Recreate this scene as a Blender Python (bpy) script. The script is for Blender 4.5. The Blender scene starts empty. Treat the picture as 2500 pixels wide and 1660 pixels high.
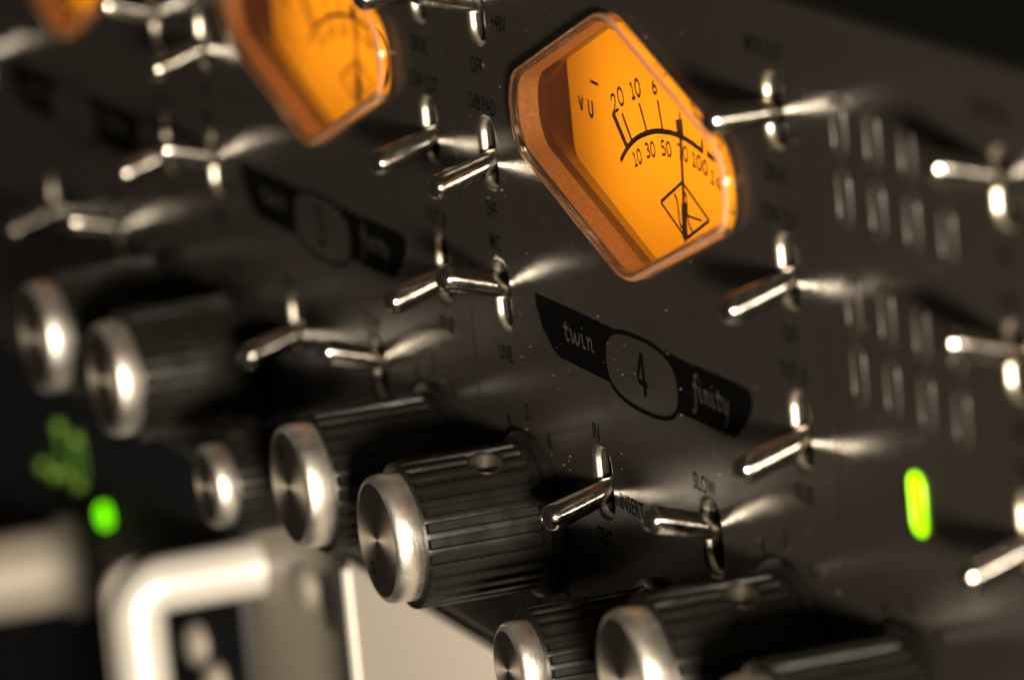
import bpy, bmesh, math, random
from mathutils import Vector, Matrix
random.seed(7)
K = 0.01                      # one scene metre = 100 panel units (about 1.1 mm each); u right, v up, n out of the panel
def W(u, v, n): return Vector((u*K, -n*K, v*K))
sc = bpy.context.scene
C = bpy.data.collections.new('scene'); sc.collection.children.link(C)

# ------------------------------------------------------------------ camera
cam = bpy.data.cameras.new('camera'); co = bpy.data.objects.new('camera', cam); C.objects.link(co)
sc.camera = co
Rr = [(0.34002445, -0.0928037, -0.93582629), (0.15964173, -0.97497961, 0.15469089), (-0.92676744, -0.20199562, -0.31670156)]
def dirw(r): return Vector((r[0], -r[2], r[1]))
X = dirw(Rr[0]); Y = -dirw(Rr[1]); Z = -dirw(Rr[2])
m = Matrix((X, Y, Z)).transposed().to_4x4(); m.translation = W(649.772, 174.2771, 217.8789)
co.matrix_world = m
cam.sensor_width = 36; cam.lens = 233.5; cam.clip_start = 0.05; cam.clip_end = 100
cam.dof.use_dof = True; cam.dof.focus_distance = 6.64; cam.dof.aperture_fstop = 2.56
# ------------------------------------------------------------------ world, lights, exposure
w = bpy.data.worlds.new('World'); sc.world = w; w.use_nodes = True
w.node_tree.nodes['Background'].inputs[0].default_value = (1.0, .80, .62, 1); w.node_tree.nodes['Background'].inputs[1].default_value = 0.026
sc.view_settings.view_transform = 'Standard'; sc.view_settings.look = 'None'; sc.view_settings.gamma = 1
sc.view_settings.exposure = 0
def area(name, pos, target, size, power, col, shape='DISK', size_y=None):
    l = bpy.data.lights.new(name, 'AREA'); l.shape = shape; l.size = size*K; l.energy = power; l.color = col
    if size_y: l.size_y = size_y*K
    o = bpy.data.objects.new(name, l); C.objects.link(o)
    p = W(*pos); t = W(*target); o.location = p
    o.rotation_euler = (t-p).to_track_quat('-Z', 'Y').to_euler(); return o
area('key_lamp', (820, 62, 204), (40, 40, 0), 92, 2150, (1, .86, .68))

# ------------------------------------------------------------------ materials
def mat(name, col, rough=.5, metal=0, **kw):
    M = bpy.data.materials.new(name); M.use_nodes = True
    b = M.node_tree.nodes['Principled BSDF']
    b.inputs['Base Color'].default_value = (*col, 1); b.inputs['Roughness'].default_value = rough; b.inputs['Metallic'].default_value = metal
    for k, v in kw.items(): b.inputs[k.replace('_', ' ')].default_value = v
    return M
def N(M, t, **kw):
    n = M.node_tree.nodes.new(t)
    for k, v in kw.items():
        if k in n.inputs: n.inputs[k].default_value = v
        else: setattr(n, k, v)
    return n
def L(M, a, b): M.node_tree.links.new(a, b)
def noise_bump(M, scale, strength, dist=.002, detail=3, stretch=None):
    b = M.node_tree.nodes['Principled BSDF']
    tc = N(M, 'ShaderNodeTexCoord'); nz = N(M, 'ShaderNodeTexNoise', Scale=scale, Detail=detail)
    src = tc.outputs['Object']
    if stretch:
        mp = N(M, 'ShaderNodeMapping'); mp.inputs['Scale'].default_value = stretch; L(M, src, mp.inputs[0]); src = mp.outputs[0]
    L(M, src, nz.inputs['Vector'])
    bp = N(M, 'ShaderNodeBump', Strength=strength, Distance=dist); L(M, nz.outputs['Fac'], bp.inputs['Height']); L(M, bp.outputs[0], b.inputs['Normal'])
    return nz
def speckle(M, scale, lo, hi, width=.12, mid=.55):
    b = M.node_tree.nodes['Principled BSDF']; c = b.inputs['Base Color'].default_value[:3]
    tc = N(M, 'ShaderNodeTexCoord'); nz = N(M, 'ShaderNodeTexNoise', Scale=scale, Detail=2); L(M, tc.outputs['Object'], nz.inputs['Vector'])
    cr = N(M, 'ShaderNodeValToRGB'); e = cr.color_ramp.elements
    e[0].position = mid-width; e[0].color = (*[x*lo for x in c], 1); e[1].position = mid+width; e[1].color = (*[min(x*hi, 1) for x in c], 1)
    L(M, nz.outputs['Fac'], cr.inputs[0]); L(M, cr.outputs[0], b.inputs['Base Color'])
def rough_noise(M, scale, lo, hi, detail=4, stretch=None):
    b = M.node_tree.nodes['Principled BSDF']
    tc = N(M, 'ShaderNodeTexCoord'); nz = N(M, 'ShaderNodeTexNoise', Scale=scale, Detail=detail)
    src = tc.outputs['Object']
    if stretch:
        mp = N(M, 'ShaderNodeMapping'); mp.inputs['Scale'].default_value = stretch; L(M, src, mp.inputs[0]); src = mp.outputs[0]
    L(M, src, nz.inputs['Vector'])
    mr = N(M, 'ShaderNodeMapRange'); mr.inputs['From Min'].default_value = .3; mr.inputs['From Max'].default_value = .7
    mr.inputs['To Min'].default_value = lo; mr.inputs['To Max'].default_value = hi
    L(M, nz.outputs['Fac'], mr.inputs['Value']); L(M, mr.outputs[0], b.inputs['Roughness'])

M_panel = mat('panel_paint', (.0235, .0202, .0170), .2, 0, Specular_IOR_Level=.42)
rough_noise(M_panel, 9, .16, .24); noise_bump(M_panel, 480, .30, .0006, 2)
speckle(M_panel, 620, .78, 1.75)
M_print = mat('print_black', (.002, .002, .002), .7, 0, Specular_IOR_Level=.03)
M_badge = mat('badge_black', (.002, .002, .002), .7, 0, Specular_IOR_Level=.02)
M_knock = mat('knockout_grey', (.046, .043, .036), .5, 0, Specular_IOR_Level=.2)
M_seam = mat('seam_dark', (.010, .009, .008), .5)
M_chassis = mat('chassis_green_sheen', (.030, .085, .026), .45)  # faint green reflection along the top edge, put into the chassis colour
M_bare = mat('bare_hole_edge', (.78, .71, .60), .42, 1); noise_bump(M_bare, 150, .15, .001)
M_inside = mat('inside_black', (.006, .006, .006), .8)
M_chrome = mat('chrome', (.62, .58, .52), .17, 1)
rough_noise(M_chrome, 90, .09, .22); noise_bump(M_chrome, 130, .24, .0014, 4)
M_plastic = mat('knob_black', (.0065, .006, .005), .3, 0, Specular_IOR_Level=.26)
rough_noise(M_plastic, 45, .24, .42); noise_bump(M_plastic, 220, .12, .001)
M_alu = mat('cap_aluminium_rim', (.84, .80, .73), .42, 1)
rough_noise(M_alu, 30, .36, .52, 4, (1, 1, 1)); noise_bump(M_alu, 60, .35, .0012, 4, (9, 9, .6))
def face_alu():
    M = mat('cap_aluminium_face', (.27, .24, .20), .5, 1, Anisotropic=.78, Anisotropic_Rotation=.25)
    t = N(M, 'ShaderNodeTangent', direction_type='RADIAL', axis='Z'); L(M, t.outputs[0], M.node_tree.nodes['Principled BSDF'].inputs['Tangent'])
    rough_noise(M, 20, .48, .62)
    return M
M_face = face_alu()
M_steel = mat('steel', (.46, .42, .36), .30, 1); noise_bump(M_steel, 120, .3, .001)
M_glass = mat('clear_acrylic', (1, .97, .94), .015, 0, Transmission_Weight=1.0, IOR=1.49)
M_gedge = mat('acrylic_edge', (1, .86, .72), .12, 0, Transmission_Weight=.62, IOR=1.49)
M_gedge.node_tree.nodes['Principled BSDF'].inputs['Base Color'].default_value = (.80, .42, .22, 1)
M_frost = mat('frosted_wall', (.97, .53, .20), .5); noise_bump(M_frost, 260, .9, .002)
speckle(M_frost, 300, .72, 1.1)
_b = M_frost.node_tree.nodes['Principled BSDF']; _t = N(M_frost, 'ShaderNodeBsdfTranslucent'); _t.inputs[0].default_value = (.95, .50, .20, 1)
_x = N(M_frost, 'ShaderNodeMixShader'); _x.inputs[0].default_value = .22
L(M_frost, _b.outputs[0], _x.inputs[1]); L(M_frost, _t.outputs[0], _x.inputs[2]); L(M_frost, _x.outputs[0], M_frost.node_tree.nodes['Material Output'].inputs[0])
M_dark = mat('meter_inner_brown', (.10, .035, .018), .22)
M_mark = mat('dial_print', (.020, .006, .002), .6)
def dial_mat():
    M = bpy.data.materials.new('amber_dial'); M.use_nodes = True; nt = M.node_tree; nt.nodes.clear()
    o = nt.nodes.new('ShaderNodeOutputMaterial'); a = nt.nodes.new('ShaderNodeBsdfTranslucent'); a.inputs[0].default_value = (.95, .335, .005, 1)
    d = nt.nodes.new('ShaderNodeBsdfDiffuse'); d.inputs[0].default_value = (.55, .27, .05, 1)
    x = nt.nodes.new('ShaderNodeMixShader'); x.inputs[0].default_value = .2
    nt.links.new(a.outputs[0], x.inputs[1]); nt.links.new(d.outputs[0], x.inputs[2]); nt.links.new(x.outputs[0], o.inputs[0]); return M
M_dial = dial_mat()
def emis(name, col, s):
    M = mat(name, col, .3); b = M.node_tree.nodes['Principled BSDF']
    b.inputs['Emission Color'].default_value = (*col, 1); b.inputs['Emission Strength'].default_value = s; return M
M_lit = emis('led_green_lit', (.38, 1, .0), 1.0)
M_green = emis('led_green_round', (.17, .9, .0), 1.9)
M_dim = emis('led_green_dim', (.055, .12, .0), .48)
M_lens = mat('led_lens_clear', (.030, .027, .022), .25, 0, Specular_IOR_Level=.3)
M_bezel = mat('bezel_gloss', (.026, .022, .018), .28, 0, Specular_IOR_Level=.26)
M_silver = mat('silver_faceplate', (.90, .83, .73), .45, .1); noise_bump(M_silver, 40, .08, .001)
M_sil2 = mat('silver_handle', (.70, .68, .63), .36, .45)
M_blackp = mat('black_unit_paint', (.004, .0045, .006), .5, 0, Specular_IOR_Level=.25)
M_dust = mat('dust', (.22, .185, .15), .7)

# ------------------------------------------------------------------ helpers
def link(name, me, parent=None, mats=(), smooth=None, loc=None):
    for q in mats: me.materials.append(q)
    o = bpy.data.objects.new(name, me); C.objects.link(o)
    if smooth is not None:
        me.shade_smooth()
        try: me.set_sharp_from_angle(angle=math.radians(smooth))
        except Exception: pass
    if parent: o.parent = parent
    if loc is not None: o.location = loc
    return o
def bm_obj(name, bm, parent=None, mats=(), smooth=None, loc=None, norm=True):
    if norm: bmesh.ops.recalc_face_normals(bm, faces=bm.faces)
    me = bpy.data.meshes.new(name); bm.to_mesh(me); bm.free()
    return link(name, me, parent, mats, smooth, loc)
def empty(name, loc, label, cat, group=None):
    o = bpy.data.objects.new(name, None); C.objects.link(o); o.location = loc; o['label'] = label; o['category'] = cat
    o.empty_display_size = .1
    if group: o['group'] = group
    return o
def box(bm, u0, u1, v0, v1, n0, n1, mi=0):
    vs = [bm.verts.new(W(u, v, n)) for n in (n0, n1) for v in (v0, v1) for u in (u0, u1)]
    for f in ((0, 1, 3, 2), (4, 5, 7, 6), (0, 1, 5, 4), (2, 3, 7, 6), (0, 2, 6, 4), (1, 3, 7, 5)):
        bm.faces.new([vs[i] for i in f]).material_index = mi
def bevel_all(bm, r, seg=3):
    bmesh.ops.bevel(bm, geom=list(bm.edges), offset=r*K, segments=seg, affect='EDGES', profile=.5)
def lathe(bm, prof, seg=64, mi=0, axis='n', cu=0, cv=0, cap=True):
    """prof: list of (r, n) in units, around the n axis at (cu, cv)"""
    rings = []
    for r, n in prof:
        if r < 1e-6: rings.append([bm.verts.new(W(cu, cv, n))])
        else: rings.append([bm.verts.new(W(cu+r*math.cos(2*math.pi*i/seg), cv+r*math.sin(2*math.pi*i/seg), n)) for i in range(seg)])
    for a, b in zip(rings, rings[1:]):
        for i in range(seg):
            j = (i+1) % seg
            if len(a) == 1 and len(b) == 1: continue
            if len(a) == 1: f = bm.faces.new((a[0], b[i], b[j]))
            elif len(b) == 1: f = bm.faces.new((a[i], a[j], b[0]))
            else: f = bm.faces.new((a[i], a[j], b[j], b[i]))
            f.material_index = mi
def tube(bm, pts, rad, seg=20, mi=0, caps=True):
    P = [Vector(p) for p in pts]; rings = []; up = None
    for i, p in enumerate(P):
        t = (P[min(i+1, len(P)-1)]-P[max(i-1, 0)]).normalized()
        if up is None: up = t.orthogonal().normalized()
        up = (up - t*up.dot(t)).normalized(); s = t.cross(up); r = rad[i] if isinstance(rad, (list, tuple)) else rad
        rings.append([bm.verts.new(p + (up*math.cos(2*math.pi*k/seg)+s*math.sin(2*math.pi*k/seg))*r) for k in range(seg)])
    for a, b in zip(rings, rings[1:]):
        for k in range(seg): bm.faces.new((a[k], a[(k+1) % seg], b[(k+1) % seg], b[k])).material_index = mi
    if caps:
        bm.faces.new(rings[0]).material_index = mi; bm.faces.new(rings[-1]).material_index = mi
_lift = [0]
def ribbon(bm, pts, wd, n, mi=0, ends=True):
    """flat painted stroke lying in the plane n"""
    _lift[0] = (_lift[0]+1) % 9; n = n + _lift[0]*.0012
    P = [Vector((p[0], p[1])) for p in pts]
    if len(P) > 2:     # soften corners a little
        Q = [P[0]]
        for i in range(1, len(P)-1): Q += [P[i].lerp(P[i-1], .22), P[i].lerp(P[i+1], .22)]
        P = Q+[P[-1]]
    lft = []; rgt = []
    for i, p in enumerate(P):
        d = P[min(i+1, len(P)-1)]-P[max(i-1, 0)]
        if d.length < 1e-6: d = Vector((1, 0))
        d.normalize(); q = Vector((-d.y, d.x))*wd/2
        lft.append(bm.verts.new(W(p.x+q.x, p.y+q.y, n))); rgt.append(bm.verts.new(W(p.x-q.x, p.y-q.y, n)))
    for i in range(len(P)-1):
        bm.faces.new((lft[i], rgt[i], rgt[i+1], lft[i+1])).material_index = mi
def poly(bm, pts, n, mi=0):
    f = bm.faces.new([bm.verts.new(W(p[0], p[1], n)) for p in pts]); f.material_index = mi
    return f
GLY = {
 '0': [[(.32+.32*math.cos(a*math.pi/8), .5+.5*math.sin(a*math.pi/8)) for a in range(17)]],
 '1': [[(.1, .78), (.36, 1), (.36, 0)], [(.1, 0), (.62, 0)]],
 '2': [[(0, .74), (.1, .95), (.32, 1), (.56, .82), (.48, .5), (0, 0), (.66, 0)]],
 '3': [[(0, .9), (.3, 1), (.52, .8), (.44, .6), (.2, .54), (.5, .48), (.6, .28), (.5, .06), (.25, 0), (0, .1)]],
 '4': [[(.42, 1), (0, .3), (.66, .3)], [(.48, .62), (.48, 0)]],
 '5': [[(.56, 1), (.1, 1), (.06, .56), (.35, .62), (.6, .38), (.52, .08), (.25, 0), (0, .08)]],
 '6': [[(.48, 1), (.14, .66), (.04, .25), (.2, .02), (.46, .02), (.6, .28), (.42, .52), (.16, .46), (.06, .3)]],
 '7': [[(0, 1), (.6, 1), (.26, 0)]],
 'V': [[(0, 1), (.34, 0), (.66, 1)]],
 'U': [[(0, 1), (0, .28), (.14, .03), (.42, .03), (.56, .28), (.56, 1)]],
 't': [[(.36, 1.45), (.28, .3), (.42, .02), (.7, .14)], [(.02, 1.0), (.72, 1.0)]],
 'w': [[(0, .9), (.2, .95), (.24, .15), (.42, 0), (.72, .92)], [(.72, .92), (.76, .15), (.96, 0), (1.3, .5), (1.22, 1)]],
 'i': [[(0, .88), (.2, 1), (.18, .15), (.34, 0), (.52, .12)], [(.2, 1.42), (.24, 1.56)]],
 'n': [[(0, .88), (.18, 1), (.2, 0)], [(.2, .65), (.46, 1), (.66, .85), (.64, .12), (.88, .06)]],
 'f': [[(.92, 1.72), (.74, 1.95), (.5, 1.6), (.42, 0), (.3, -.8), (.06, -1.02), (-.12, -.8)], [(.12, 1), (.78, 1)]],
 'y': [[(0, .95), (.18, .92), (.28, .12), (.46, 0), (.7, .3)], [(.78, 1), (.72, .2), (.5, -.72), (.2, -1.02), (0, -.82)]],
 '-': [[(0, .5), (.7, .5)]],
}
ADV = {'0': .92, '1': .80, '2': .92, '3': .86, '4': .9, '5': .86, '6': .9, '7': .86, 'V': .95, 'U': .95, 't': .85, 'w': 1.5, 'i': .72, 'n': 1.05, 'f': .95, 'y': 1.0, '-': 1}
def glyphs(bm, s, cu, cv, h, wsc, stroke, n, rot=0, mi=0, center=True):
    tot = sum(ADV[c] for c in s)*wsc; x = -tot/2 if center else 0; cr, sr = math.cos(rot), math.sin(rot)
    for c in s:
        for st in GLY[c]:
            pts = []
            for a, b in st:
                px = x+a*wsc; py = (b-.5)*h if center else b*h
                pts.append((cu+px*cr-py*sr, cv+px*sr+py*cr))
            ribbon(bm, pts, stroke, n, mi)
        x += ADV[c]*wsc
def text_into(bm, s, cu, cv, size, n, mi=0, xs=.86):
    c = bpy.data.curves.new('t', 'FONT'); c.body = s; c.size = size; c.offset = .012*size; c.align_x = 'CENTER'; c.align_y = 'CENTER'; c.resolution_u = 3
    o = bpy.data.objects.new('t', c); C.objects.link(o)
    me = o.to_mesh(); 
    vs = [bm.verts.new(W(cu+v.co.x*xs, cv+v.co.y, n)) for v in me.vertices]
    for p in me.polygons:
        try: bm.faces.new([vs[i] for i in p.vertices]).material_index = mi
        except ValueError: pass
    o.to_mesh_clear(); bpy.data.objects.remove(o); bpy.data.curves.remove(c)
def face_out(bm):
    for f in bm.faces:
        f.normal_update()
        if f.normal.y > 0: f.normal_flip()

# rounded hexagon outline of the meter, centred on 0,0; d = inset
HX = [(0, 13.9), (29.6, 3.6), (29.6, -3.9), (0, -13.9), (-29.6, -3.9), (-29.6, 3.6)]
HXD = [(0, 15.6), (30.5, 4.5), (30.5, -5.9), (0, -17.0), (-30.5, -5.9), (-30.5, 4.5)]    # the dial plate behind is larger
def hexring(d, rad=4.6, seg=9, base=None):
    P = [Vector(p) for p in (base or HX)]; n = len(P); Q = []
    lines = []
    for i in range(n):
        a, b = P[i], P[(i+1) % n]; t = (b-a).normalized(); inw = Vector((t.y, -t.x))   # clockwise polygon: inward normal to the right
        lines.append((a+inw*d, t))
    for i in range(n):
        p1, t1 = lines[i-1]; p2, t2 = lines[i]
        det = t1.x*t2.y-t1.y*t2.x; dd = p2-p1; s = (dd.x*t2.y-dd.y*t2.x)/det; Q.append(p1+t1*s)
    out = []
    r0 = max(rad-d*.8, .5)
    for i in range(n):
        c = Q[i]; a = (Q[i-1]-c); b = (Q[(i+1) % n]-c); a.normalize(); b.normalize()
        half = math.acos(max(-1, min(1, a.dot(b))))/2; r = r0*(2.3 if i in (0, 3) else 1.0); cut = r/math.tan(half)
        o = c+(a+b).normalized()*(r/math.sin(half))
        s0 = c+a*cut-o; s1 = c+b*cut-o; a0 = math.atan2(s0.y, s0.x); a1 = math.atan2(s1.y, s1.x)
        da = (a1-a0+math.pi) % (2*math.pi)-math.pi
        for k in range(seg+1):
            q = a0+da*k/seg; out.append((o.x+r*math.cos(q), o.y+r*math.sin(q)))
    return out
def hexloft(bm, prof, cap0=False, cap1=False, mi=0, rad=4.6):
    rings = [[bm.verts.new(W(x, y, n)) for x, y in hexring(d, rad)] for d, n in prof]
    for a, b in zip(rings, rings[1:]):
        for i in range(len(a)): bm.faces.new((a[i], a[(i+1) % len(a)], b[(i+1) % len(a)], b[i])).material_index = mi
    if cap0: bm.faces.new(rings[0]).material_index = mi
    if cap1: bm.faces.new(rings[-1]).material_index = mi

# ------------------------------------------------------------------ layout
MU, MV = 50.95, 61.05
UT, UR, UIN, USL = 10.28, 91.64, 36.38, 66.10
V1, V2, V3, VS = 69.75, 54.7, 39.7, 24.64
KA, KB, KC = (14.85, 17.4), (85.6, 17.6), (49.4, 10.7)
UY = 142.9
H = 80.5
CH = {4: 0, 3: -100, 2: -200}
state = {4: dict(T1=1, T2=-1, T3=1, R1=0, R2=-1, R3=-1, IN=-1, SL=1),
         3: dict(T1=-1, T2=-1, T3=1, R1=0, R2=-1, R3=-1, IN=-1, SL=1),
         2: dict(T1=-1, T2=-1, T3=1, R1=0, R2=1, R3=-1, IN=-1, SL=1)}
pos = dict(T1=(UT, V1), T2=(UT, V2), T3=(UT, V3), R1=(UR, V1), R2=(UR, V2), R3=(UR, V3), IN=(UIN, VS), SL=(USL, VS))
LEDC = [107.4, 115.05, 122.75, 130.4]; LEDR = [70.3, 63.9, 54.2, 47.7]; LIT = (118.9, 37.9)

# ================================================================== THE PREAMPLIFIER
amp = empty('preamplifier', W(-70, 0, 0), 'dark bronze-grey rack preamplifier with orange lit VU meters, black knobs and chrome toggle switches', 'preamplifier')
def reparent(o): o.parent = amp; o.matrix_parent_inverse = Matrix.Translation(-amp.location); return o

def slot_pts(cu, cv, hw, hh, seg=14):
    s = hh-hw; pts = []
    for k in range(seg+1):
        a = math.pi*k/seg; pts.append((cu+hw*math.cos(a), cv+s+hw*math.sin(a)))
    for k in range(seg+1):
        a = math.pi+math.pi*k/seg; pts.append((cu+hw*math.cos(a), cv-s+hw*math.sin(a)))
    return pts
def rrect_pts(cu, cv, hw, hh, r, seg=8):
    pts = []
    for k4, (sx, sy) in enumerate(((1, 1), (-1, 1), (-1, -1), (1, -1))):
        for k in range(seg+1):
            a = math.pi/2*(k4+k/seg); pts.append((cu+sx*(hw-r)+r*math.cos(a), cv+sy*(hh-r)+r*math.sin(a)))
    return pts
def panel_curve():
    c = bpy.data.curves.new('panel', 'CURVE'); c.dimensions = '2D'; c.fill_mode = 'BOTH'
    th, lip = 3.0, .75
    c.extrude = (th/2-lip)*K; c.bevel_depth = lip*K; c.bevel_resolution = 5; c.offset = -lip*K
    def spl(pts):
        s = c.splines.new('POLY'); s.points.add(len(pts)-1)
        for p, q in zip(s.points, pts): p.co = (q[0]*K, q[1]*K, 0, 1)
        s.use_cyclic_u = True
    spl([(-310, 0), (168, 0), (168, H), (-310, H)])
    for ch, du in CH.items():
        for k, (u, v) in pos.items(): spl(rrect_pts(u+du, v, 2.2, 3.35, 1.6))
        spl([(MU+du+x, MV+y) for x, y in hexring(.76)])
    for v in (V1, V2, V3): spl(rrect_pts(UY, v, 2.2, 3.35, 1.6))
    o = bpy.data.objects.new('tmp', c); C.objects.link(o)
    dg = bpy.context.evaluated_depsgraph_get()
    me = bpy.data.meshes.new_from_object(o.evaluated_get(dg)); bpy.data.objects.remove(o)
    me.transform(Matrix(((1, 0, 0, 0), (0, 0, -1, (th/2)*K), (0, 1, 0, 0), (0, 0, 0, 1))))
    return me
me = panel_curve()
panel = link('front_panel', me, None, [M_panel, M_bare], 50)
_holes = [(u+du, v) for du in CH.values() for (u, v) in pos.values()]+[(UY, v) for v in (V1, V2, V3)]
for p in me.polygons:
    if .12 < abs(p.normal.y) < .62 and p.center.y < 1.5*K:
        cx_, cv_ = p.center.x/K, p.center.z/K
        if any(abs(cx_-a) < 4 and abs(cv_-b) < 5 for a, b in _holes): p.material_index = 1
reparent(panel)
wn = panel.modifiers.new('wn', 'WEIGHTED_NORMAL'); wn.keep_sharp = True; wn.weight = 100
bm = bmesh.new(); box(bm, -300, 160, .6, H-.8, -160, -17); box(bm, -300, 160, H-1.0, H-.1, -160, -3.02)
box(bm, -300, 160, .1, 1.0, -160, -3.02); box(bm, -300, -298, 1, H-1, -17, -3.02); box(bm, 158, 160, 1, H-1, -17, -3.02)
ch_o = bm_obj('chassis', bm, None, [M_chassis]); reparent(ch_o)
panel_p = panel
def sub(name, bm, mats, parent, **kw):
    o = bm_obj(name, bm, None, mats, **kw); o.parent = parent
    o.matrix_parent_inverse = parent.matrix_parent_inverse.copy() if parent is panel else Matrix(); return o

def child_of_panel(o):
    o.parent = panel; o.matrix_parent_inverse = Matrix.Translation(-amp.location) @ Matrix.Identity(4)
    o.matrix_parent_inverse = (Matrix.Translation(amp.location) @ Matrix.Translation(-amp.location)).inverted()
    return o

# printed lettering and engraved division lines
def word(s, u, v, S=2.45, z=.012):
    bm = bmesh.new(); text_into(bm, s, u, v, S, z); face_out(bm)
    o = bm_obj('printed_word', bm, None, [M_print], norm=False); child_of_panel(o)
def knob_scale(ku, kv):
    for i in range(11):
        a = math.radians(90-34.2*(i-5))
        if kv+10.6*math.sin(a) > 1.5:
            bm = bmesh.new(); text_into(bm, str(i), ku+10.8*math.cos(a), kv+10.6*math.sin(a), 2.5, .012)
            face_out(bm); o = bm_obj('scale_numeral', bm, None, [M_print], norm=False); child_of_panel(o)
for ch, du in CH.items():
    for s, u, v in [('+48V', 17.2, 69.1), ('OFF', 9.1, 63.7), ('15dB PAD', 9.4, 59.75), ('OFF', 9.6, 48.6), ('MIC', 9.8, 45.2), ('LINE', 9.7, 33.5),
                    ('MTR OUT', 90.6, 75.4), ('DRIVE', 91, 63.7), ('LOW CUT', 91.2, 59.8), ('OFF', 91.3, 48.6), ('OUT \u00d8', 91.2, 45.1), ('IN \u00d8', 91.4, 33.6),
                    ('IN', 35.5, 29.6), ('OUT', 35.3, 18.7), ('INSERT', 44.1, 23.5), ('SLOW', 65.2, 29.6), ('FAST', 65.0, 18.6)]: word(s, u+du, v)
    knob_scale(KA[0]+du, KA[1]); knob_scale(KB[0]+du, KB[1])
for s, u, v in [('DIGITAL', 141.8, 76.2), ('INT', 143, 63.8), ('EXT', 143, 59.8), ('OFF', 143, 48.6), ('ON', 143, 45.2), ('OFF', 143, 33.6)]: word(s, u, v, 2.4)
knob_scale(114.85, 17.4)
for u in (-200, -100, 0, 100):
    bm = bmesh.new(); poly(bm, [(u-.19, 1), (u+.19, 1), (u+.19, H-1), (u-.19, H-1)], .009); face_out(bm)
    o = bm_obj('division_line', bm, None, [M_seam], norm=False); child_of_panel(o)

# black name badge with an oval in the middle
def badge(ch, du):
    bm = bmesh.new(); z = .014
    D = lambda pts: [(p[0]+du, p[1]) for p in pts]
    poly(bm, D([(21, 41.75), (20.75, 41.2), (20.9, 40.2), (21.8, 39), (22.1, 38.2), (23.2, 37.6), (24.2, 36.8), (26.0, 36.0), (27.2, 35.85), (41.2, 35.75), (40.4, 37), (40.2, 38.4), (41, 40.2), (43.6, 41.6)]), z)
    poly(bm, D([(57.3, 41.65), (59.0, 40.4), (60.1, 38.8), (60.2, 37.2), (59.4, 35.9), (74.6, 35.95), (75.3, 36.5), (76.0, 36.5), (76.6, 37.3), (77.6, 37.5), (78.4, 38.5), (79.4, 39.1), (80.05, 40.1), (80.1, 40.9), (79.4, 41.5), (78.5, 41.65), (65.5, 41.62), (65.1, 41.35), (64.6, 41.5)]), z)
    # oval ring
    def oval(hw, hh, n=56):
        pts = []
        for k in range(n):
            a = 2*math.pi*k/n; c, s = math.cos(a), math.sin(a); e = 2/2.7
            pts.append((50.3+du+hw*abs(c)**e*(1 if c > 0 else -1), 38.05+hh*abs(s)**e*(1 if s > 0 else -1)))
        return pts
    a, b = oval(10.35, 3.98), oval(9.75, 3.48)
    va = [bm.verts.new(W(*p, z+.004)) for p in a]; vb = [bm.verts.new(W(*p, z+.004)) for p in b]
    for i in range(len(a)): bm.faces.new((va[i], va[(i+1) % len(a)], vb[(i+1) % len(a)], vb[i]))
    glyphs(bm, 'twin', 33.0+du, 38.75, 1.36, 2.15, .34, z+.006, mi=1)
    glyphs(bm, 'finity', 69.0+du, 38.75, 1.36, 1.82, .34, z+.006, mi=1)
    if ch == 4:
        ribbon(bm, [(50.75+du, 40.25), (48.9+du, 37.25), (51.9+du, 37.2)], .62, z+.006)
        ribbon(bm, [(50.85+du, 40.3), (50.95+du, 36.0)], .72, z+.006)
    else:
        glyphs(bm, str(ch), 50.4+du, 38.1, 4.2, 3.6, .65, z+.006)
    face_out(bm)
    o = bm_obj('name_badge', bm, None, [M_badge, M_knock], norm=False); child_of_panel(o)
for ch, du in CH.items(): badge(ch, du)

# ---- toggle levers: one mesh per tilt
def lever_mesh(s):
    piv = Vector((0, 0, -3.4)); tip = Vector((0, s*2.67, 5.55)); d = (tip-piv).normalized(); Lg = (tip-piv).length
    prof = [(0, 1.15), (.25, 1.18), (.5, 1.25), (.75, 1.34), (.93, 1.40), (1.0, 1.41)]
    pts = [piv+d*(Lg*t) for t, r in prof]; rad = [r for t, r in prof]
    for k in range(1, 9):
        a = math.pi/2*k/8; pts.append(tip+d*(1.41*math.sin(a))); rad.append(max(1.41*math.cos(a), .02))
    bm = bmesh.new(); tube(bm, [W(*p) for p in pts], [r*K for r in rad], 28)
    bmesh.ops.recalc_face_normals(bm, faces=bm.faces)
    me = bpy.data.meshes.new('lever'); bm.to_mesh(me); bm.free(); me.materials.append(M_chrome); me.shade_smooth(); return me
LV = {s: lever_mesh(s) for s in (-1, 0, 1)}
def lever(u, v, s):
    o = bpy.data.objects.new('toggle_lever', LV[s]); C.objects.link(o); o.parent = amp
    o.location = W(u, v, 0)-amp.location
for ch, du in CH.items():
    for k, (u, v) in pos.items(): lever(u+du, v, state[ch][k])
lever(UY, V1, 1); lever(UY, V2, 1); lever(UY, V3, -1)

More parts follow.
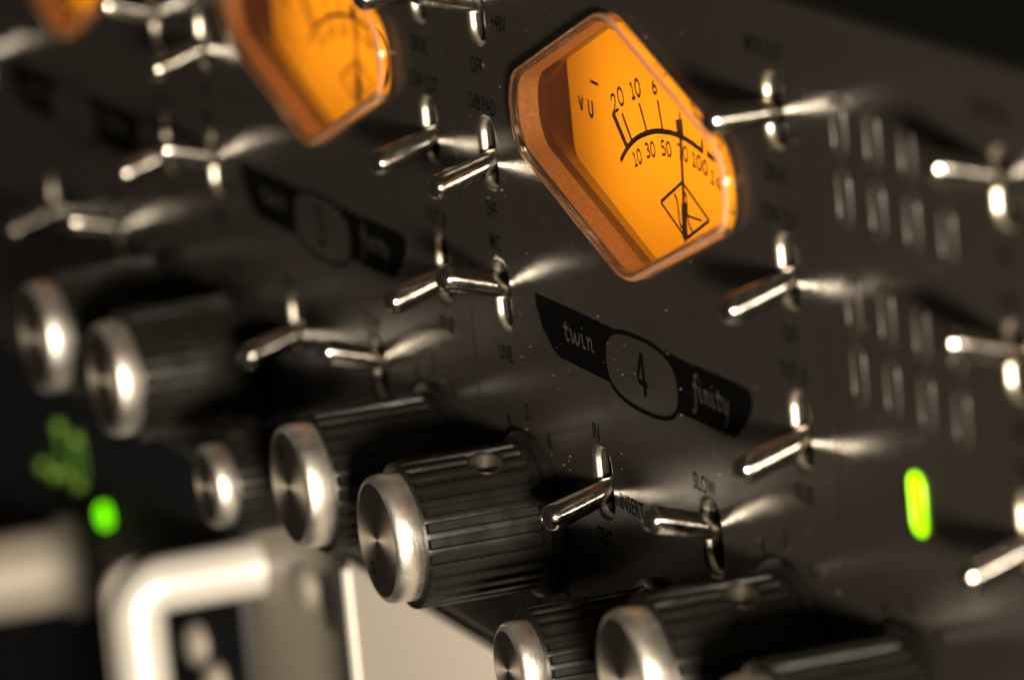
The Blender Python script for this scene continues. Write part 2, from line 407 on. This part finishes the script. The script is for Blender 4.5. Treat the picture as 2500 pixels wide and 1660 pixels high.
# ---- knobs
def knob_body_mesh(R, top, flange, hole):
    bm = bmesh.new(); NT = 28 if R > 7 else 26; rv = R-.36
    prof = []   # (angle fraction, is tooth)
    angs = []
    for i in range(NT):
        a0 = 2*math.pi*i/NT; st = 2*math.pi/NT
        for f, t in ((0.0, 0), (.48, 0), (.55, 1), (.60, 1.06), (.88, 1.06), (.93, 1)):
            angs.append((a0+f*st, t))
    def ring(n, kt):
        out = []
        for a, t in angs:
            r = rv+(R-rv)*min(t, 1.06)*kt if t else rv+(R-rv)*(0 if kt == 1 else kt)
            if kt == 2: r = R+.02
            out.append(bm.verts.new(W(r*math.cos(a), r*math.sin(a), n)))
        return out
    def plain(n, r): return [bm.verts.new(W(r*math.cos(a), r*math.sin(a), n)) for a, t in angs]
    rings = [plain(.15, flange), plain(.9, flange), plain(1.15, flange-.35), plain(1.25, R+.02), plain(2.0, R+.02), ring(2.15, 1), ring(top-.55, 1)]
    rings += [ring(top-.12, .75), plain(top, R-.5), plain(top, R-1.3), plain(top-.35, R-1.4)]
    for a, b in zip(rings, rings[1:]):
        for i in range(len(a)):
            j = (i+1) % len(a); bm.faces.new((a[i], a[j], b[j], b[i]))
    bm.faces.new(rings[0]); bm.faces.new(rings[-1])
    bmesh.ops.recalc_face_normals(bm, faces=bm.faces)
    me = bpy.data.meshes.new('knob'); bm.to_mesh(me); bm.free(); me.materials.append(M_plastic)
    if hole:
        o = bpy.data.objects.new('tmpk', me); C.objects.link(o)
        ang, nn, hr = hole
        cb = bmesh.new(); d = Vector((math.cos(ang), math.sin(ang)))
        a = W(d.x*(R-3.2), d.y*(R-3.2), nn); b = W(d.x*(R+1.5), d.y*(R+1.5), nn); tube(cb, [a, b], hr*K, 32)
        bmesh.ops.recalc_face_normals(cb, faces=cb.faces)
        cm = bpy.data.meshes.new('cut'); cb.to_mesh(cm); cb.free(); co_ = bpy.data.objects.new('cut', cm); C.objects.link(co_)
        md = o.modifiers.new('b', 'BOOLEAN'); md.object = co_; md.operation = 'DIFFERENCE'; md.solver = 'EXACT'
        dg = bpy.context.evaluated_depsgraph_get(); me2 = bpy.data.meshes.new_from_object(o.evaluated_get(dg))
        bpy.data.objects.remove(o); bpy.data.objects.remove(co_); me = me2
    me.shade_smooth(); me.set_sharp_from_angle(angle=math.radians(24)); return me
def cap_rim_mesh(r, n0, n1):
    bm = bmesh.new(); prof = [(r-.2, n0), (r, n0+.15), (r, n1-1.0), (r-.05, n1-.65), (r-.17, n1-.35), (r-.36, n1-.14), (r-.6, n1-.03), (r-.8, n1)]
    lathe(bm, prof, 96); lathe(bm, [(r-.2, n0), (0, n0)], 96)
    bmesh.ops.recalc_face_normals(bm, faces=bm.faces)
    me = bpy.data.meshes.new('cap'); bm.to_mesh(me); bm.free(); me.materials.append(M_alu); me.shade_smooth(); return me
def cap_face_mesh(r, n1):
    bm = bmesh.new(); prof = [(r-.8, n1)]
    k = r-.8
    prof += [(k*.8, n1-.01), (k*.5, n1-.012), (k*.2, n1-.012), (.12, n1-.012), (.0, n1-.03)]
    lathe(bm, prof, 96)
    for f in bm.faces:
        f.normal_update()
        if f.normal.y > 0: f.normal_flip()
    # local Z of this object is the knob axis, so the radial brushing runs round the centre
    me = bpy.data.meshes.new('capface'); bm.to_mesh(me); bm.free(); me.transform(Matrix.Rotation(math.radians(-90), 4, 'X'))
    me.materials.append(M_face); me.shade_smooth(); return me
def dot_mesh(n1, du=-2.3, dv=-3.3, r=.72, w_=.30):
    bm = bmesh.new(); s = 28
    a = [bm.verts.new(W(du+r*math.cos(2*math.pi*i/s), dv+r*math.sin(2*math.pi*i/s), n1+.012)) for i in range(s)]
    b = [bm.verts.new(W(du+(r-w_)*math.cos(2*math.pi*i/s), dv+(r-w_)*math.sin(2*math.pi*i/s), n1+.012)) for i in range(s)]
    for i in range(s): bm.faces.new((a[i], a[(i+1) % s], b[(i+1) % s], b[i]))
    face_out(bm)
    me = bpy.data.meshes.new('dot'); bm.to_mesh(me); bm.free(); me.materials.append(M_badge); return me
def screw_mesh(R, ang, nn, hr):
    """threaded brass insert with a set screw down the hole"""
    bm = bmesh.new(); d = Vector((math.cos(ang), math.sin(ang), 0))
    pts = []; rad = []
    for k in range(15):
        t = R-.55-2.0*k/14; pts.append(W(d.x*t, d.y*t, nn)); rad.append((hr-.05-(.22 if k % 2 else 0))*K)
    tube(bm, pts, rad, 32, caps=False)
    for f in bm.faces: pass
    t = R-2.55      # socket head of the screw, with a dark hexagon in the middle
    tube(bm, [W(d.x*(t-.5), d.y*(t-.5), nn), W(d.x*t, d.y*t, nn), W(d.x*(t+.12), d.y*(t+.12), nn), W(d.x*(t-.3), d.y*(t-.3), nn)], [(hr-.4)*K, (hr-.4)*K, (hr-.9)*K, (hr-1.0)*K], 6)
    me = bpy.data.meshes.new('screw'); bm.to_mesh(me); bm.free(); me.materials.append(M_steel); me.shade_smooth(); me.set_sharp_from_angle(angle=math.radians(40)); return me
HA = math.atan2(7.15, 2.75)
big = dict(body=knob_body_mesh(7.75, 14.7, 8.7, (HA, 5.9, 2.0)), rim=cap_rim_mesh(6.75, 14.5, 17.6), face=cap_face_mesh(6.75, 17.6), dot=dot_mesh(17.6), screw=screw_mesh(7.75, HA, 5.9, 1.9))
sml = dict(body=knob_body_mesh(5.9, 14.0, 6.6, None), rim=cap_rim_mesh(4.75, 13.8, 16.4), face=cap_face_mesh(4.75, 16.4), dot=dot_mesh(16.4, -.6, -3.3, .55, .55), screw=None)
def knob(u, v, kit, label=None, rot=0):
    o = bpy.data.objects.new('knob', kit['body']); C.objects.link(o); o.parent = amp; o.location = W(u, v, 0)-amp.location; o.rotation_euler = (0, rot, 0)
    if label: o['label'] = label
    for nm, key in (('cap_rim', 'rim'), ('cap_face', 'face'), ('pointer_dot', 'dot'), ('set_screw', 'screw')):
        if kit[key] is None: continue
        c = bpy.data.objects.new(nm, kit[key]); C.objects.link(c); c.parent = o
        if key == 'face': c.rotation_euler = (math.radians(90), 0, 0)
for ch, du in CH.items():
    rr_ = {4: 0, 3: 2.1, 2: 2.3}[ch]
    knob(KB[0]+du, KB[1], big, rot=rr_)
    if ch > 2: knob(KA[0]+du, KA[1], big, rot=rr_*1.07); knob(KC[0]+du, KC[1], sml, 'smaller glossy black knob')
knob(114.85, 17.4, big, rot=2.6)

# ---- VU meters (around the origin, then placed)
def meter(du, label=None):
    org = W(MU+du, MV, 0)
    ZD = -6.2
    bm = bmesh.new()
    hexloft(bm, [(.03, .004), (.66, .006), (.78, -.05), (.80, -.2), (.80, -2.15)])            # frosted upper wall
    hexloft(bm, [(.80, -2.15), (.84, -2.2), (.82, -2.25), (.80, -3.05)], mi=1)
    def mix(a, b, f, n): return [bm.verts.new(W(p[0]+(q[0]-p[0])*f, p[1]+(q[1]-p[1])*f, n)) for p, q in zip(a, b)]
    ra, rb = hexring(.80), hexring(0, 2.0, base=HXD)
    for f0, n0, f1, n1, mi_ in ((0, -3.05, 1, ZD-.02, 1), (1, ZD-.02, 1, -15.4, 2)):
        x0 = mix(ra, rb, f0, n0); x1 = mix(ra, rb, f1, n1)
        for i in range(len(x0)): bm.faces.new((x0[i], x0[(i+1) % len(x0)], x1[(i+1) % len(x0)], x1[i])).material_index = mi_
    bm.faces.new(x1).material_index = 2
    h = bm_obj('vu_meter', bm, None, [M_frost, M_dark, mat('lamp_box_white', (.8, .8, .78), .6)], smooth=30)
    h.parent = amp; h.location = org-amp.location
    if label: h['label'] = label
    # clear cover, a closed acrylic shell resting on the panel
    bm = bmesh.new()
    hexloft(bm, [(.66, .02), (.12, .02), (.03, .06), (0, .14), (0, .80), (.04, .95), (.14, 1.10), (.30, 1.20), (.50, 1.245), (.7, 1.25), (.9, 1.25), (2.5, 1.25)], cap1=True)
    hexloft(bm, [(.66, .02), (.66, .56), (.72, .68), (.84, .74), (.97, .75), (1.1, .75), (2.5, .75)], cap1=True)
    bmesh.ops.remove_doubles(bm, verts=bm.verts, dist=1e-7)
    for f in bm.faces:
        c = f.calc_center_median(); nn = -c.y/K
        if nn > .81 and len(f.verts) == 4 and f.calc_area() > 0:
            f.normal_update()
            if abs(f.normal.y) < .995: f.material_index = 1
    cv = bm_obj('cover', bm, h, [M_glass, M_gedge], smooth=35)
    # amber dial
    bm = bmesh.new(); f = bm.faces.new([bm.verts.new(W(x, y, ZD)) for x, y in hexring(0.02, 2.0, base=HXD)]); face_out(bm)
    dl = bm_obj('dial', bm, h, [M_dial], norm=False)
    # printed scale (coordinates relative to the meter centre)
    bm = bmesh.new(); z = ZD+.03
    R_ = lambda pts: [(a-MU, b-MV) for a, b in pts]
    def dg(s, u, v, hgt, ws, st, rot=0): glyphs(bm, s, u-MU, v-MV, hgt, ws, st*1.3, z, math.radians(rot))
    ribbon(bm, R_([(33.9, 56.35), (35.1, 57.2), (36.3, 58.0), (37.8, 58.8), (39.8, 59.6), (42.3, 60.3), (44.6, 60.8), (46.8, 61.05), (49.5, 61.25), (52.6, 61.15), (55.2, 60.85), (57.45, 60.42)]), .56, z)
    for a, b, wd in [((36.2, 58.0), (32.84, 61.15), .72), ((37.8, 58.8), (35.6, 61.4), .42), ((42.35, 60.3), (40.8, 63.1), .40), ((46.8, 61.05), (46.1, 64.1), .40),
                     ((52.0, 61.1), (51.8, 64.2), .34), ((57.25, 60.4), (57.4, 61.9), .46)]: ribbon(bm, R_([a, b]), wd*1.25, z)
    ribbon(bm, R_([(58.4, 60.45), (61, 59.85), (63.5, 58.9), (66, 57.6)]), .62, z)
    ribbon(bm, R_([(27.15, 63.63), (29.4, 63.5)]), .34, z)
    dg('V', 24.0, 60.75, 1.72, 1.65, .34); dg('U', 26.9, 60.72, 1.75, 2.0, .34)
    dg('20', 34.9, 62.8, 1.78, 2.35, .26, 24); dg('10', 40.2, 64.5, 1.7, 2.1, .27, 14); dg('6', 45.75, 65.5, 1.62, 2.1, .27, 7)
    dg('10', 39.0, 57.4, 1.42, 1.75, .22, 17); dg('30', 43.0, 58.7, 1.42, 1.75, .24, 11); dg('50', 47.5, 59.4, 1.42, 1.75, .24, 4)
    dg('70', 52.0, 59.55, 1.42, 1.75, .22, 0); dg('100', 56.4, 59.1, 1.42, 1.7, .24, -9); dg('140', 61.0, 57.7, 1.4, 1.7, .22, -18)
    L1 = [(50.94, 56.55), (57.45, 53.66), (50.66, 50.85), (44.4, 53.62), (50.94, 56.55)]
    for a, b in zip(L1, L1[1:]): ribbon(bm, R_([a, b]), .36, z)
    ribbon(bm, R_([(48.37, 55.0), (49.0, 54.67), (49.21, 53.55), (49.15, 52.3), (49.75, 51.74), (50.45, 52.2), (50.73, 53.67), (50.69, 55.02), (50.98, 55.5), (51.6, 55.5), (51.85, 55.0)]), .42, z)
    ribbon(bm, R_([(51.75, 54.9), (51.6, 53.2), (51.9, 52.2), (52.6, 51.85)]), .36, z)
    ribbon(bm, R_([(49.9, 53.2), (50.66, 53.39), (52.74, 53.28), (55.4, 53.36)]), .26, z)
    face_out(bm); bm_obj('scale', bm, h, [M_mark], norm=False)
    # needle, standing a little off the dial
    bm = bmesh.new(); p0, p1, p2 = (51.2-MU, 50.2-MV), (52.45-MU, 61.3-MV), (52.35-MU, 63.0-MV)
    tube(bm, [W(*p0, ZD+.35), W(*p1, ZD+.35)], .14*K, 8); tube(bm, [W(*p1, ZD+.35), W(*p2, ZD+.35)], .34*K, 8)
    tube(bm, [W(51.1-MU, 51-MV, ZD+.3), W(51.55-MU, 54.6-MV, ZD+.3)], .26*K, 8)
    bm_obj('needle', bm, h, [M_mark])
    # the lamp behind the dial
    l = bpy.data.lights.new('dial_lamp', 'AREA'); l.shape = 'RECTANGLE'; l.size = 48*K; l.size_y = 17*K; l.energy = DIALP; l.color = (1, .93, .8)
    lo = bpy.data.objects.new('dial_lamp', l); C.objects.link(lo); lo.location = W(MU+du+1.5, MV-.4, -14.0); lo.rotation_euler = (math.radians(90), 0, 0)
    return h
DIALP = .98
for ch, du in CH.items(): meter(du)

# ---- LED windows
def led(u, v, lit=False):
    bm = bmesh.new(); hw, hh = (1.2, 2.6)
    rings = []
    for d, n in ((0, 0.0), (0, .01), (.12, .03), (.35, .05)):
        rings.append([bm.verts.new(W(a, b, n)) for a, b in rrect_pts(0, 0, hw-d, hh-d, 1.05-d)])
    for a, b in zip(rings, rings[1:]):
        for i in range(len(a)): bm.faces.new((a[i], a[(i+1) % len(a)], b[(i+1) % len(a)], b[i]))
    bm.faces.new(rings[-1])
    prof = [(.34, 0), (.32, .09), (.25, .17), (.15, .20), (.06, .17), (0, .09), (-.01, .01)]     # raised rounded bezel
    rings = [[bm.verts.new(W(a, b, n)) for a, b in rrect_pts(0, 0, hw+d, hh+d, 1.05+d)] for d, n in prof]
    for a, b in zip(rings, rings[1:]):
        for i in range(len(a)): bm.faces.new((a[i], a[(i+1) % len(a)], b[(i+1) % len(a)], b[i])).material_index = 1
    o = bm_obj('led_window', bm, None, [M_lit, M_lit] if lit else [M_lens, M_bezel], smooth=60)
    return o
first = None
for v in LEDR:
    for u in LEDC:
        if first is None: first = led(u, v); o = first
        else: o = first.copy(); C.objects.link(o)
        o.parent = amp; o.location = W(u, v, 0)-amp.location
o = led(*LIT, lit=True); o.parent = amp; o.location = W(*LIT, .05)-amp.location; o.scale = (1.12, 1, 1.02); o['label'] = 'lit green indicator window'

# ---- dust lying on the panel
bm = bmesh.new()
for i in range(480):
    u = random.uniform(-40, 135) if i < 340 else random.gauss(38, 22); v = random.uniform(2, 79)
    r = random.choice([.025, .03, .035, .045, .06, .09]) * (1.25 if random.random() < .06 else 1)
    if i % 3 == 0: r *= .8
    a0 = random.uniform(0, 6)
    pts = [(u+r*random.uniform(.6, 1.3)*math.cos(a0+k*2*math.pi/5), v+r*random.uniform(.6, 1.3)*math.sin(a0+k*2*math.pi/5)) for k in range(5)]
    b = [bm.verts.new(W(*p, .02)) for p in pts]; t = bm.verts.new(W(u, v, .02+r*.9))
    for k in range(5): bm.faces.new((b[k], b[(k+1) % 5], t))
ds = bm_obj('dust', bm, None, [M_dust]); ds['kind'] = 'stuff'; ds['label'] = 'fine pale dust specks scattered on the dark panel'; ds['category'] = 'dust'

# ================================================================== SILVER RACK UNIT BELOW
su = empty('silver_rack_unit', W(60, -40, 0), 'pale silver rack unit with a bent handle below the dark preamplifier', 'rack unit')
def put(o, root):
    o.parent = root; o.matrix_parent_inverse = Matrix.Translation(-root.location); return o
bm = bmesh.new(); box(bm, -54.3, 190, -88, -1.0, -4.0, -.3); bevel_all(bm, .7, 4)
put(bm_obj('faceplate', bm, None, [M_silver], smooth=35), su)
SH = lambda u, v, n, k: (u-3.3*k, v-.83*k, n-k)      # the same spot seen k units further back
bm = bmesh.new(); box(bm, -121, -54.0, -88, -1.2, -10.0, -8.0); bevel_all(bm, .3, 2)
put(bm_obj('rack_ear', bm, None, [mat('silver_ear_shaded', (.26, .23, .19), .5)], smooth=35), su)  # silver ear; the shade on it is put into a darker base colour
bm = bmesh.new(); tube(bm, [W(-54.4, -2.4, -.5), W(-54.4, -88, -.5)], .85*K, 20); put(bm_obj('edge_bead', bm, None, [M_sil2], smooth=60), su)
bm = bmesh.new(); box(bm, -52, 188, -87, -1.5, -150, -10.05); put(bm_obj('case', bm, None, [M_inside]), su)
HU, HV, NB, rr = -116.0, -15.7, 7.9, 3.5
pts = [(HU, HV, -8), (HU, HV, NB-4.0)]
for k in range(1, 9):
    a = math.pi/2*k/8; pts.append((HU, HV-4.0*(1-math.cos(a)), NB-4.0+4.0*math.sin(a)))
pts += [(HU, -76, NB)]
for k in range(1, 9):
    a = math.pi/2*k/8; pts.append((HU, -76-4.0*math.sin(a), NB-4.0*(1-math.cos(a))))
pts += [(HU, -80, -8)]
bm = bmesh.new(); tube(bm, [W(*p) for p in pts], rr*K, 28); put(bm_obj('handle', bm, None, [M_sil2], smooth=60), su)
M_sat = mat('satin_metal', (.24, .215, .18), .6, .2)
bm = bmesh.new(); lathe(bm, [(2.9, -8.0), (2.9, -7.3), (2.5, -6.6), (1.4, -6.2), (0, -6.1)], 32, cu=-94.5, cv=-14.0); put(bm_obj('screw', bm, None, [M_sat], smooth=50), su)
bm = bmesh.new(); poly(bm, slot_pts(-88.0, -14.3, 2.2, 3.8), -7.97); face_out(bm); put(bm_obj('mounting_slot', bm, None, [M_inside], norm=False), su)

# ================================================================== BLACK RACK UNIT AT THE LEFT
bu = empty('black_rack_unit', W(-220, -40, -7), 'black rack unit with green indicator lights and silver knobs at the lower left', 'rack unit')
bm = bmesh.new(); box(bm, -360, -122, -88, -2.0, -12, -7.0); bevel_all(bm, .4, 2); put(bm_obj('front_plate', bm, None, [M_blackp], smooth=35), bu)
bm = bmesh.new(); box(bm, -358, -124, -87, -2.6, -150, -12.05); put(bm_obj('case', bm, None, [M_inside]), bu)
KK = 6.0
def disc(name, u, v, r, m_, lab=None, ru=None, hgt=1.2):
    bm = bmesh.new(); lathe(bm, [(r, 0), (r, hgt*.6), (r*.85, hgt*.85), (r*.5, hgt), (0, hgt)], 28)
    if ru:
        for v_ in bm.verts: v_.co.x *= ru
    o = bm_obj(name, bm, None, [m_], smooth=50); o.parent = bu; o.location = W(*SH(u, v, -1, KK))-bu.location
    if lab: o['label'] = lab
disc('indicator_light', -160.2, -16.1, 1.6, M_green, 'bright green round indicator', 1.1)
for (u, v) in [(-178.8, -7.3), (-170.5, -7.5), (-189, -14.5), (-183.5, -14.6), (-178.3, -13.6), (-171.5, -13.9)]:
    disc('indicator_light', u, v, .95, M_dim, 'dim green round indicator')
M_bar = emis('bar_green', (.03, .10, .0), .35)
for (u, v0, v1) in [(-180.5, -14.4, -7.5), (-173.3, -13.6, -7.3), (-169.4, -13.4, -7.3)]:
    a = SH(u, v0, -1, KK); b = SH(u, v1, -1, KK)
    bm = bmesh.new(); box(bm, a[0]-.5, a[0]+.5, a[1], b[1], -7, -6.7); put(bm_obj('display_bar', bm, None, [M_bar]), bu)
a = SH(-177.5, -26.2, -1, KK)
bm = bmesh.new(); lathe(bm, [(6.9, 0-7), (6.9, 2-7), (5.9, 2.4-7), (5.7, 15-7), (5.3, 15.6-7), (0, 15.7-7)], 64, cu=a[0], cv=a[1])
put(bm_obj('silver_knob', bm, None, [M_sat], smooth=40), bu)
for (u, v, r) in [(-121.5, -25.6, 2.9), (-114.5, -29.0, 2.6)]:
    a = SH(u, v, -1, KK)
    bm = bmesh.new(); lathe(bm, [(r, -7), (r, -6.2), (r*.8, -5.3), (r*.4, -4.8), (0, -4.7)], 32, cu=a[0], cv=a[1])
    put(bm_obj('screw', bm, None, [M_sat], smooth=50), bu)
HU, HV, NB = -121.8, -14.4, 9.6
pts = [(HU, HV, -7), (HU, HV, NB-3.5)]+[(HU, HV-3.5*(1-math.cos(math.pi/16*k)), NB-3.5+3.5*math.sin(math.pi/16*k)) for k in range(1, 9)]
pts += [(HU, -72, NB), (HU, -73.5, NB-2), (HU, -73.5, -7)]
bm = bmesh.new(); tube(bm, [W(*p) for p in pts], 1.2*K, 20); put(bm_obj('handle', bm, None, [M_sat], smooth=60), bu)
